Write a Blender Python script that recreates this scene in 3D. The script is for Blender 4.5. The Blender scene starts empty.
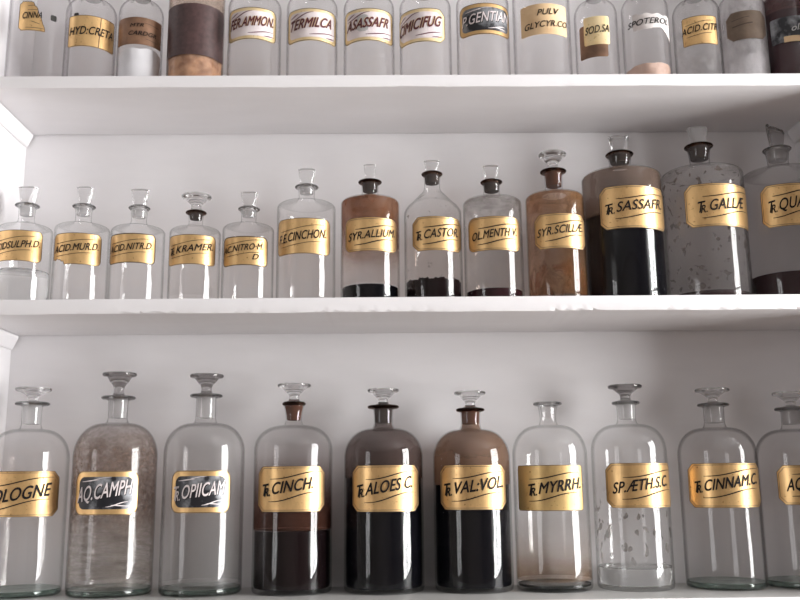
import bpy, bmesh, math, random
from mathutils import Vector, Matrix
random.seed(7)
S = bpy.context.scene
COL = S.collection
ZC = 1.55            # eye height
SHELF_TOP = {1: ZC + .5416, 2: ZC + .2346, 3: ZC - .1406}
SHELF_THICK = {1: .0175, 2: .0198, 3: .021}
XL, XR, YB = -.547, .627, .169       # inner faces of the case

# ------------------------------------------------------------------ helpers
def link(name, me, mat=None, parent=None, smooth=False):
    o = bpy.data.objects.new(name, me)
    COL.objects.link(o)
    if mat:
        for m in (mat if isinstance(mat, (list, tuple)) else [mat]):
            me.materials.append(m)
    if parent:
        o.parent = parent
    if smooth:
        for p in me.polygons:
            p.use_smooth = True
    return o

def mesh_from(name, v, f):
    me = bpy.data.meshes.new(name)
    me.from_pydata(v, [], f)
    me.update()
    return me

def fix_normals(me):
    bm = bmesh.new(); bm.from_mesh(me)
    bmesh.ops.recalc_face_normals(bm, faces=bm.faces)
    bm.to_mesh(me); bm.free()

def sharp(o, deg=35):
    me = o.data
    bm = bmesh.new(); bm.from_mesh(me)
    for e in bm.edges:
        if len(e.link_faces) == 2 and e.calc_face_angle(0) > math.radians(deg):
            e.smooth = False
    for f in bm.faces:
        f.smooth = True
    bm.to_mesh(me); bm.free()

def lathe(name, prof, mat, parent, segs=72, close_bottom=True, close_top=True, fn=None, matidx=None):
    v, f, mi = [], [], []
    for k, (r, z) in enumerate(prof):
        for i in range(segs):
            a = 2 * math.pi * i / segs
            p = (r * math.cos(a), r * math.sin(a), z)
            if fn:
                p = fn(*p, k)
            v.append(p)
    for k in range(len(prof) - 1):
        for i in range(segs):
            j = (i + 1) % segs
            f.append((k * segs + i, k * segs + j, (k + 1) * segs + j, (k + 1) * segs + i))
            mi.append(matidx(k) if matidx else 0)
    if close_bottom:
        f.append(tuple(range(segs))[::-1]); mi.append(matidx(0) if matidx else 0)
    if close_top:
        n = (len(prof) - 1) * segs
        f.append(tuple(range(n, n + segs))); mi.append(matidx(len(prof) - 2) if matidx else 0)
    me = mesh_from(name, v, f)
    fix_normals(me)
    o = link(name, me, mat, parent)
    for p, m in zip(me.polygons, mi):
        p.material_index = m
    sharp(o, 40)
    return o

def box_mesh(bm, x0, x1, y0, y1, z0, z1):
    vs = [bm.verts.new(p) for p in ((x0,y0,z0),(x1,y0,z0),(x1,y1,z0),(x0,y1,z0),(x0,y0,z1),(x1,y0,z1),(x1,y1,z1),(x0,y1,z1))]
    for q in ((3,2,1,0),(4,5,6,7),(0,1,5,4),(1,2,6,5),(2,3,7,6),(3,0,4,7)):
        bm.faces.new([vs[i] for i in q])

def boxes(name, lst, mat, parent=None, bevel=0):
    bm = bmesh.new()
    for b in lst:
        box_mesh(bm, *b)
    if bevel:
        bmesh.ops.bevel(bm, geom=bm.edges[:], offset=bevel, segments=2, affect='EDGES', profile=.6)
    me = bpy.data.meshes.new(name)
    bm.to_mesh(me); bm.free()
    return link(name, me, mat, parent)

# ------------------------------------------------------------------ materials
class NT:
    def __init__(s, name):
        s.m = bpy.data.materials.new(name); s.m.use_nodes = True
        s.t = s.m.node_tree; s.t.nodes.clear()
        s.out = s.n('ShaderNodeOutputMaterial')
    def n(s, typ, **kw):
        nd = s.t.nodes.new(typ)
        for k, v in kw.items():
            if k.startswith('i_'):
                key = k[2:].replace('_', ' ')
                nd.inputs[int(key) if key.isdigit() else key].default_value = v
            else:
                setattr(nd, k, v)
        return nd
    def l(s, a, b):
        s.t.links.new(a, b)
    def math(s, op, a, b=None, clamp=False):
        nd = s.n('ShaderNodeMath', operation=op, use_clamp=clamp)
        for i, x in enumerate((a, b)):
            if x is None: continue
            if isinstance(x, (int, float)): nd.inputs[i].default_value = x
            else: s.l(x, nd.inputs[i])
        return nd.outputs[0]
    def noise(s, scale, detail=4, stretch=None, rough=.55, dist=0):
        tc = s.n('ShaderNodeTexCoord')
        mp = s.n('ShaderNodeMapping')
        if stretch: mp.inputs['Scale'].default_value = stretch
        s.l(tc.outputs['Object'], mp.inputs['Vector'])
        nz = s.n('ShaderNodeTexNoise', i_Scale=scale, i_Detail=detail, i_Roughness=rough, i_Distortion=dist)
        s.l(mp.outputs[0], nz.inputs['Vector'])
        return nz.outputs['Fac']
    def ramp(s, x, stops):
        r = s.n('ShaderNodeValToRGB')
        el = r.color_ramp.elements
        while len(el) < len(stops): el.new(.5)
        for e, (p, c) in zip(el, stops):
            e.position = p
            e.color = (c, c, c, 1) if isinstance(c, (int, float)) else (*c, 1)
        s.l(x, r.inputs[0])
        return r.outputs[0]

def c4(c): return (c[0], c[1], c[2], 1)

def paint(name, col, rough=.42, bump=.05, var=.04):
    t = NT(name)
    b = t.n('ShaderNodeBsdfPrincipled', i_Roughness=rough)
    n1 = t.noise(7, 5, (1, 3, 3))
    lo = tuple(c * (1 - var) for c in col)
    t.l(t.ramp(n1, [(.35, lo), (.65, col)]), b.inputs['Base Color'])
    n2 = t.noise(60, 4, (.25, 1, 1))
    bp = t.n('ShaderNodeBump', i_Strength=bump, i_Distance=.004)
    t.l(n2, bp.inputs['Height']); t.l(bp.outputs[0], b.inputs['Normal'])
    t.l(b.outputs[0], t.out.inputs[0])
    return t.m

def thin_glass(name, tint=(.999, .999, .999), edge=(.69, .70, .695), haze=0, haze_col=(.75, .75, .74)):
    t = NT(name)
    lw = t.n('ShaderNodeLayerWeight', i_Blend=.5)
    fc = lw.outputs['Facing']
    p5 = t.math('POWER', fc, 5.0)
    refl = t.math('ADD', t.math('MULTIPLY', p5, .34), .042, True)
    p3 = t.ramp(fc, [(.54, 0), (.72, .75), (.86, .5), (1, .35)])
    mx = t.n('ShaderNodeMix', data_type='RGBA')
    t.l(p3, mx.inputs['Factor']); mx.inputs['A'].default_value = c4(tint); mx.inputs['B'].default_value = c4(edge)
    tr = t.n('ShaderNodeBsdfTransparent'); t.l(mx.outputs['Result'], tr.inputs[0])
    gl = t.n('ShaderNodeBsdfGlossy', i_Roughness=.035)
    wob = t.noise(62, 2, (1, 1, .10))
    bp = t.n('ShaderNodeBump', i_Strength=.16, i_Distance=.002)
    t.l(wob, bp.inputs['Height']); t.l(bp.outputs[0], gl.inputs['Normal'])
    ms = t.n('ShaderNodeMixShader')
    t.l(refl, ms.inputs[0]); t.l(tr.outputs[0], ms.inputs[1]); t.l(gl.outputs[0], ms.inputs[2])
    last = ms.outputs[0]
    if haze:
        df = t.n('ShaderNodeBsdfDiffuse', i_Color=c4(haze_col))
        m2 = t.n('ShaderNodeMixShader')
        nz = t.noise(30, 4)
        t.l(t.math('MULTIPLY', t.ramp(nz, [(.2, .6), (.8, 1.0)]), haze), m2.inputs[0])
        t.l(last, m2.inputs[1]); t.l(df.outputs[0], m2.inputs[2])
        last = m2.outputs[0]
    t.l(last, t.out.inputs[0])
    return t.m

def solid_glass(name, col=(.95, .95, .95), rough=0, ior=1.5):
    t = NT(name)
    g = t.n('ShaderNodeBsdfGlass', i_Color=c4(col), i_Roughness=rough, i_IOR=ior)
    t.l(g.outputs[0], t.out.inputs[0])
    return t.m

def ground_glass(name, col=(.62, .61, .61), dens=.45):
    t = NT(name)
    d = t.n('ShaderNodeBsdfDiffuse', i_Color=c4(col))
    tl = t.n('ShaderNodeBsdfTranslucent', i_Color=c4(col))
    tr = t.n('ShaderNodeBsdfTransparent', i_Color=(.93, .93, .93, 1))
    m1 = t.n('ShaderNodeMixShader', i_0=.5); t.l(d.outputs[0], m1.inputs[1]); t.l(tl.outputs[0], m1.inputs[2])
    m2 = t.n('ShaderNodeMixShader', i_0=dens); t.l(tr.outputs[0], m2.inputs[1]); t.l(m1.outputs[0], m2.inputs[2])
    t.l(m2.outputs[0], t.out.inputs[0])
    return t.m

def plain(name, col, rough=.5, metal=0, spec=.5):
    t = NT(name)
    b = t.n('ShaderNodeBsdfPrincipled', i_Base_Color=c4(col), i_Roughness=rough, i_Metallic=metal)
    b.inputs['Specular IOR Level'].default_value = spec
    t.l(b.outputs[0], t.out.inputs[0])
    return t.m

def mottled(name, c0, c1, scale=60, rough=.6, metal=0, bump=.1, stretch=None, lo=.35, hi=.65):
    t = NT(name)
    b = t.n('ShaderNodeBsdfPrincipled', i_Roughness=rough, i_Metallic=metal)
    nz = t.noise(scale, 5, stretch)
    t.l(t.ramp(nz, [(lo, c0), (hi, c1)]), b.inputs['Base Color'])
    if bump:
        bp = t.n('ShaderNodeBump', i_Strength=bump, i_Distance=.002)
        t.l(nz, bp.inputs['Height']); t.l(bp.outputs[0], b.inputs['Normal'])
    t.l(b.outputs[0], t.out.inputs[0])
    return t.m

def gold(name, c0=(.50, .31, .135), c1=(.77, .51, .235), rough=.34, metal=.72):
    """old gold leaf: blotchy, with small dark pits"""
    t = NT(name)
    b = t.n('ShaderNodeBsdfPrincipled', i_Metallic=metal)
    n1 = t.noise(38, 5, (1, 1, .45))
    base = t.ramp(n1, [(.3, c0), (.62, c1)])
    n2 = t.noise(240, 3)
    pits = t.ramp(n2, [(.28, (.42, .30, .16)), (.36, (1, 1, 1))])
    mx = t.n('ShaderNodeMix', data_type='RGBA', blend_type='MULTIPLY')
    mx.inputs['Factor'].default_value = .8
    t.l(base, mx.inputs['A']); t.l(pits, mx.inputs['B'])
    t.l(mx.outputs['Result'], b.inputs['Base Color'])
    t.l(t.ramp(n1, [(.3, rough + .1), (.7, rough - .04)]), b.inputs['Roughness'])
    bp = t.n('ShaderNodeBump', i_Strength=.12, i_Distance=.001)
    t.l(n1, bp.inputs['Height']); t.l(bp.outputs[0], b.inputs['Normal'])
    t.l(b.outputs[0], t.out.inputs[0])
    return t.m

def residue_mat(name, col, zr, body=.35, scale=30, lo=.3, hi=.6, nmin=.3, stretch=None, detail=5, dist=0):
    """dried film on the inside of a bottle: zr = [(height m, density)], broken up by noise"""
    t = NT(name)
    tc = t.n('ShaderNodeTexCoord'); sp = t.n('ShaderNodeSeparateXYZ')
    t.l(tc.outputs['Object'], sp.inputs[0])
    h = t.math('MULTIPLY', sp.outputs['Z'], 4.0, True)
    n1 = t.noise(scale, detail, stretch, dist=dist)
    jit = t.math('ADD', h, t.math('MULTIPLY', t.math('SUBTRACT', n1, .5), .06))
    dens = t.ramp(jit, [(z * 4.0, d) for z, d in zr])
    br = t.ramp(n1, [(lo, nmin), (hi, 1.0)])
    a = t.math('MULTIPLY', dens, br, True)
    clear = t.n('ShaderNodeBsdfTransparent')
    tint = t.n('ShaderNodeBsdfTransparent', i_Color=c4(col))
    d = t.n('ShaderNodeBsdfDiffuse', i_Color=c4(tuple(min(1, c * 1.05) for c in col)))
    tl = t.n('ShaderNodeBsdfTranslucent', i_Color=c4(col))
    dm = t.n('ShaderNodeMixShader', i_0=.4); t.l(d.outputs[0], dm.inputs[1]); t.l(tl.outputs[0], dm.inputs[2])
    m1 = t.n('ShaderNodeMixShader', i_0=body); t.l(tint.outputs[0], m1.inputs[1]); t.l(dm.outputs[0], m1.inputs[2])
    m2 = t.n('ShaderNodeMixShader'); t.l(a, m2.inputs[0]); t.l(clear.outputs[0], m2.inputs[1]); t.l(m1.outputs[0], m2.inputs[2])
    t.l(m2.outputs[0], t.out.inputs[0])
    return t.m

M = dict(
    white=paint('white_paint', (.79, .775, .787)),
    greytop=paint('grey_shelf_top', (.40, .40, .39), .3),
    room=paint('room_plaster', (.30, .27, .25), .8),
    floor=mottled('floor_boards', (.15, .10, .075), (.24, .18, .14), 6, .5, stretch=(1, 8, 1)),
    ceil=paint('ceiling_plaster', (.55, .545, .545), .9),
    glass=thin_glass('bottle_glass'),
    smoky=thin_glass('smoky_glass', (.965, .96, .96), (.56, .55, .55), .01),
    cloudy=thin_glass('cloudy_glass', (.99, .988, .99), (.62, .61, .62), .02, (.74, .72, .73)),
    stop=solid_glass('stopper_glass'),
    stopgrey=solid_glass('grey_stopper_glass', (.76, .75, .75)),
    lip=solid_glass('lip_glass', (.80, .80, .80)),
    lipdark=solid_glass('stained_lip_glass', (.40, .31, .27)),
    base=solid_glass('thick_base_glass', (.84, .89, .87)),
    ground=ground_glass('ground_glass'),
    grounddark=ground_glass('stained_ground_glass', (.085, .068, .062), .85),
    groundamber=ground_glass('amber_ground_glass', (.16, .075, .05), .85),
    gold=gold('gold_leaf'),
    gold2=gold('tarnished_gold_leaf', (.44, .29, .12), (.68, .47, .20), .38, .6),
    goldpale=gold('pale_gold_leaf', (.70, .52, .26), (.86, .70, .42), .36, .6),
    paper=mottled('tan_paper_label', (.60, .40, .22), (.74, .54, .32), 30, .5, .1),
    copper=mottled('darkened_copper_label', (.12, .065, .04), (.36, .20, .12), 22, .42, .35),
    brownlab=mottled('brown_faded_label', (.10, .068, .045), (.17, .12, .085), 40, .5, .1),
    maroonlab=mottled('dark_brown_paper_wrap', (.050, .026, .026), (.075, .040, .038), 160, .45, 0, .05),
    pink=mottled('pinkish_white_enamel', (.60, .53, .54), (.78, .71, .70), 26, .35, 0, .03),
    silver=mottled('greyed_black_enamel', (.016, .016, .02), (.34, .35, .37), 30, .35, .2, .03, lo=.47, hi=.64),
    torn=mottled('torn_white_label', (.55, .50, .49), (.74, .70, .68), 50, .6, 0, .1),
    ink=plain('black_enamel', (.010, .008, .008), .5, 0, .2),
    line=plain('thin_dark_line', (.05, .03, .02), .5),
    edge=plain('dark_label_edge', (.07, .045, .025), .5),
    wine=plain('wine_red_enamel', (.11, .018, .035), .35),
    shade=plain('dark_red_letter', (.10, .02, .025), .4),
    grey=plain('grey_letter', (.45, .44, .43), .4, .3),
    black=plain('black_liquid', (.0035, .0035, .005), .15, 0, .12),
    blackbrown=plain('black_brown_liquid', (.008, .0045, .005), .15, 0, .12),
    maroon=plain('maroon_liquid', (.022, .008, .010), .15, 0, .12),
    purple=plain('purple_brown_liquid', (.050, .020, .024), .2, 0, .12),
    water=solid_glass('clear_liquid', (.985, .99, .987), 0, 1.33),
    dregs=plain('dark_dregs', (.020, .022, .020), .2),
    powder=mottled('white_powder', (.55, .54, .55), (.88, .87, .88), 55, .9, 0, .4),
    powder2=mottled('grey_white_powder', (.72, .72, .74), (.84, .84, .86), 25, .9, 0, .1),
    orange=mottled('orange_brown_flakes', (.34, .14, .05), (.85, .52, .30), 55, .7, 0, 1),
    peach=mottled('peach_powder', (.52, .34, .26), (.66, .47, .38), 40, .9, 0, .1),
    smudge=plain('dark_smudge', (.02, .018, .016), .7),
    metalframe=paint('window_frame_paint', (.7, .69, .67), .5),
)

# ------------------------------------------------------------------ curved label work
def wrap(R, s, z, off):
    a = s / R
    return ((R + off) * math.sin(a), -(R + off) * math.cos(a), z)

def outline_fn(style, w, h):
    """(s, t) in 0..w, 0..h -> lower and upper edge of the label at s"""
    def f(s):
        d = min(s, w - s)
        if style == 'oct':
            c = min(.20 * h, .0085)
            k = max(0, c - d)
            return k, h - k
        if style == 'pillow':
            c = .16 * h
            k = c - math.sqrt(max(0, c * c - (c - d) ** 2)) if d < c else 0
            dip = .03 * h * math.sin(math.pi * s / w)
            return k + dip * .6, h - k - dip * .2
        if style == 'round':
            c = .22 * h
            k = c - math.sqrt(max(0, c * c - (c - d) ** 2)) if d < c else 0
            return k, h - k
        if style == 'rect':
            k = max(0, .04 * h - d)
            return k, h - k
        if style == 'chip':
            c = .16 * h
            k = c - math.sqrt(max(0, c * c - (c - d) ** 2)) if d < c else 0
            b = k
            if s < .22 * w: b = max(b, .17 * h + .02 * h * math.sin(s * 900))
            elif s < .30 * w: b = max(b, .10 * h)
            return b, h - k
        if style == 'tornright':       # right part broken away along a ragged edge
            q = s / w
            lo = .03 * h
            steps = [(0, 1), (.52, .98), (.60, .86), (.70, .78), (.76, .58), (.82, .50), (.90, .32), (1, .10)]
            hi = 1
            for (a, b), (c_, d_) in zip(steps, steps[1:]):
                if a <= q <= c_:
                    hi = b + (d_ - b) * (q - a) / (c_ - a)
            k = max(0, .10 * h - s)
            return lo + k, max(lo + .03 * h, hi * h - k + .012 * h * math.sin(q * 60))
        if style == 'tornwave':        # what is left of a label: a ragged swallowtail
            q = s / w
            lo = h * (.10 + .42 * (1 - q) ** 1.2 - .10 * q + .05 * math.sin(q * 17))
            lo = h * (.36 if q < .35 else .36 + (q - .35) * .2 if q < .7 else .43 - (q - .7) * 1.4)
            hi = h * (.97 - .05 * q + .03 * math.sin(q * 23))
            return max(0, lo + .015 * h * math.sin(q * 70)), hi
        return 0, h
    return f

def patch(name, R, a0, a1, z0, z1, style, mat, parent, off=.0007, thick=.0005, inset=0, n=56):
    s0, s1 = a0 * R + inset, a1 * R - inset
    zb, zt = z0 + inset, z1 - inset
    w, h = s1 - s0, zt - zb
    fn = outline_fn(style, w, h)
    us = sorted(set([i / n for i in range(n + 1)] + [.5 - .5 * math.cos(math.pi * i / 24) for i in range(25)]))
    v, f = [], []
    rows = 4
    for lay, o in ((0, off), (1, off - thick)):
        for u in us:
            b, t = fn(u * w)
            for k in range(rows + 1):
                v.append(wrap(R, s0 + u * w, zb + b + (t - b) * k / rows, o))
    W = rows + 1; N = len(us); L = N * W
    for i in range(N - 1):
        for k in range(rows):
            q = (i * W + k, (i + 1) * W + k, (i + 1) * W + k + 1, i * W + k + 1)
            f.append(q); f.append(tuple(x + L for x in q[::-1]))
        f.append((i * W, i * W + L, (i + 1) * W + L, (i + 1) * W))
        f.append((i * W + rows, (i + 1) * W + rows, (i + 1) * W + rows + L, i * W + rows + L))
    for k in range(rows):
        f.append((k, k + 1, k + 1 + L, k + L))
        m = (N - 1) * W
        f.append((m + k, m + k + L, m + k + 1 + L, m + k + 1))
    me = mesh_from(name, v, f)
    fix_normals(me)
    o = link(name, me, mat, parent)
    sharp(o, 50)
    return o

def ribbon_geo(v, f, R, pts, width, off, closed=False):
    n = len(pts); base = len(v)
    for i, (s, z) in enumerate(pts):
        if closed:
            p, q = pts[i - 1], pts[(i + 1) % n]
        else:
            p, q = pts[max(0, i - 1)], pts[min(n - 1, i + 1)]
        dx, dz = q[0] - p[0], q[1] - p[1]
        L = math.hypot(dx, dz) or 1
        w = width(i / max(1, n - 1)) if callable(width) else width
        nx, nz = -dz / L * w / 2, dx / L * w / 2
        v.append(wrap(R, s + nx, z + nz, off)); v.append(wrap(R, s - nx, z - nz, off))
    for i in range(n if closed else n - 1):
        j = (i + 1) % n
        f.append((base + 2 * i + 1, base + 2 * j + 1, base + 2 * j, base + 2 * i))

def border(name, R, a0, a1, z0, z1, style, inset, width, mat, parent, off=.0010):
    s0, s1 = a0 * R + inset, a1 * R - inset
    zb, zt = z0 + inset, z1 - inset
    w, h = s1 - s0, zt - zb
    fn = outline_fn(style, w, h)
    us = sorted(set([i / 40 for i in range(41)] + [.5 - .5 * math.cos(math.pi * i / 24) for i in range(25)]))
    pts = [(s0 + u * w, zb + fn(u * w)[0]) for u in us] + [(s0 + u * w, zb + fn(u * w)[1]) for u in reversed(us)]
    v, f = [], []
    ribbon_geo(v, f, R, pts, width, off, True)
    return link(name, mesh_from(name, v, f), mat, parent)

_txt = {}
def glyphs(text, bold=.022, slant=.28):
    """letters as flat triangles, lower left at 0,0, cap height 1"""
    key = (text, bold, slant)
    if key in _txt:
        return _txt[key]
    pieces = []
    def piece(t, size):
        cu = bpy.data.curves.new('lettering_curve', 'FONT')
        cu.body = t; cu.size = size; cu.shear = slant; cu.space_character = 1.03
        cu.resolution_u = 4
        ob = bpy.data.objects.new('lettering_curve', cu)
        COL.objects.link(ob)
        bpy.context.view_layer.update()
        dg = bpy.context.evaluated_depsgraph_get()
        me = bpy.data.meshes.new_from_object(ob.evaluated_get(dg))
        bm = bmesh.new(); bm.from_mesh(me)
        bmesh.ops.triangulate(bm, faces=bm.faces[:])
        bm.verts.index_update()
        v = [(q.co.x, q.co.y) for q in bm.verts]
        f = [[q.index for q in fc.verts] for fc in bm.faces]
        bm.free()
        bpy.data.objects.remove(ob); bpy.data.curves.remove(cu); bpy.data.meshes.remove(me)
        return v, f
    V, F = [], []
    def add(v, f, dx, dy):
        b = len(V)
        V.extend((x + dx, y + dy) for x, y in v)
        F.extend([b + i for i in q] for q in f)
    if text.startswith('~'):        # the old "Tr." sign: T with an R hung on its stem
        add(*piece('T', 1.0), 0, 0)
        add(*piece('R.', .72), .32, -.06)
        v, f = piece(text[1:], 1.0)
        add(v, f, .98, 0)
    else:
        add(*piece(text, 1.0), 0, 0)
    x0 = min(x for x, y in V); x1 = max(x for x, y in V)
    cap = .73
    V = [((x - x0) / cap, y / cap) for x, y in V]
    if bold > 0:                    # brush-weight letters: the same strokes laid side by side
        d = bold / cap
        W0, F0 = list(V), list(F)
        V, F = [], []
        for dx, dy in ((d, 0), (-d, 0), (0, d * .8), (0, -d * .8)):
            b = len(V)
            V += [(x + dx, y + dy) for x, y in W0]
            F += [[b + i for i in q] for q in F0]
    _txt[key] = (V, F, (x1 - x0) / cap)
    return _txt[key]

def letter_geo(v, f, R, text, s0, s1, zb, cap, slope, off, bold=.022, slant=.28, dx=0, dz=0):
    V, F, W = glyphs(text, bold, slant)
    kx = (s1 - s0) / W
    bm = bmesh.new()
    vs = [bm.verts.new((x * kx, y * cap, 0)) for x, y in V]
    for q in F:
        try: bm.faces.new([vs[i] for i in q])
        except ValueError: pass
    step = .0035
    k = 1
    while k * step < s1 - s0:       # cut so that letters follow the round of the glass
        bmesh.ops.bisect_plane(bm, geom=bm.verts[:] + bm.edges[:] + bm.faces[:], plane_co=(k * step, 0, 0), plane_no=(1, 0, 0))
        k += 1
    bm.verts.index_update()
    base = len(v)
    ts = math.tan(math.radians(slope))
    for q in bm.verts:
        v.append(wrap(R, s0 + q.co.x + dx, zb + q.co.y + q.co.x * ts + dz, off))
    for fc in bm.faces:
        f.append([base + q.index for q in fc.verts])
    bm.free()

def flourish_pts(R, a0, a1, z0, z1, u0, v0, u1, v1, bend=.0, n=18):
    pts = []
    for i in range(n + 1):
        t = i / n
        e = t ** 3 * (t * (6 * t - 15) + 10)
        k = (1 - bend) * t + bend * e
        pts.append(((a0 + (a1 - a0) * (u0 + (u1 - u0) * t)) * R, z0 + (z1 - z0) * (v0 + (v1 - v0) * k)))
    return pts

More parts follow.
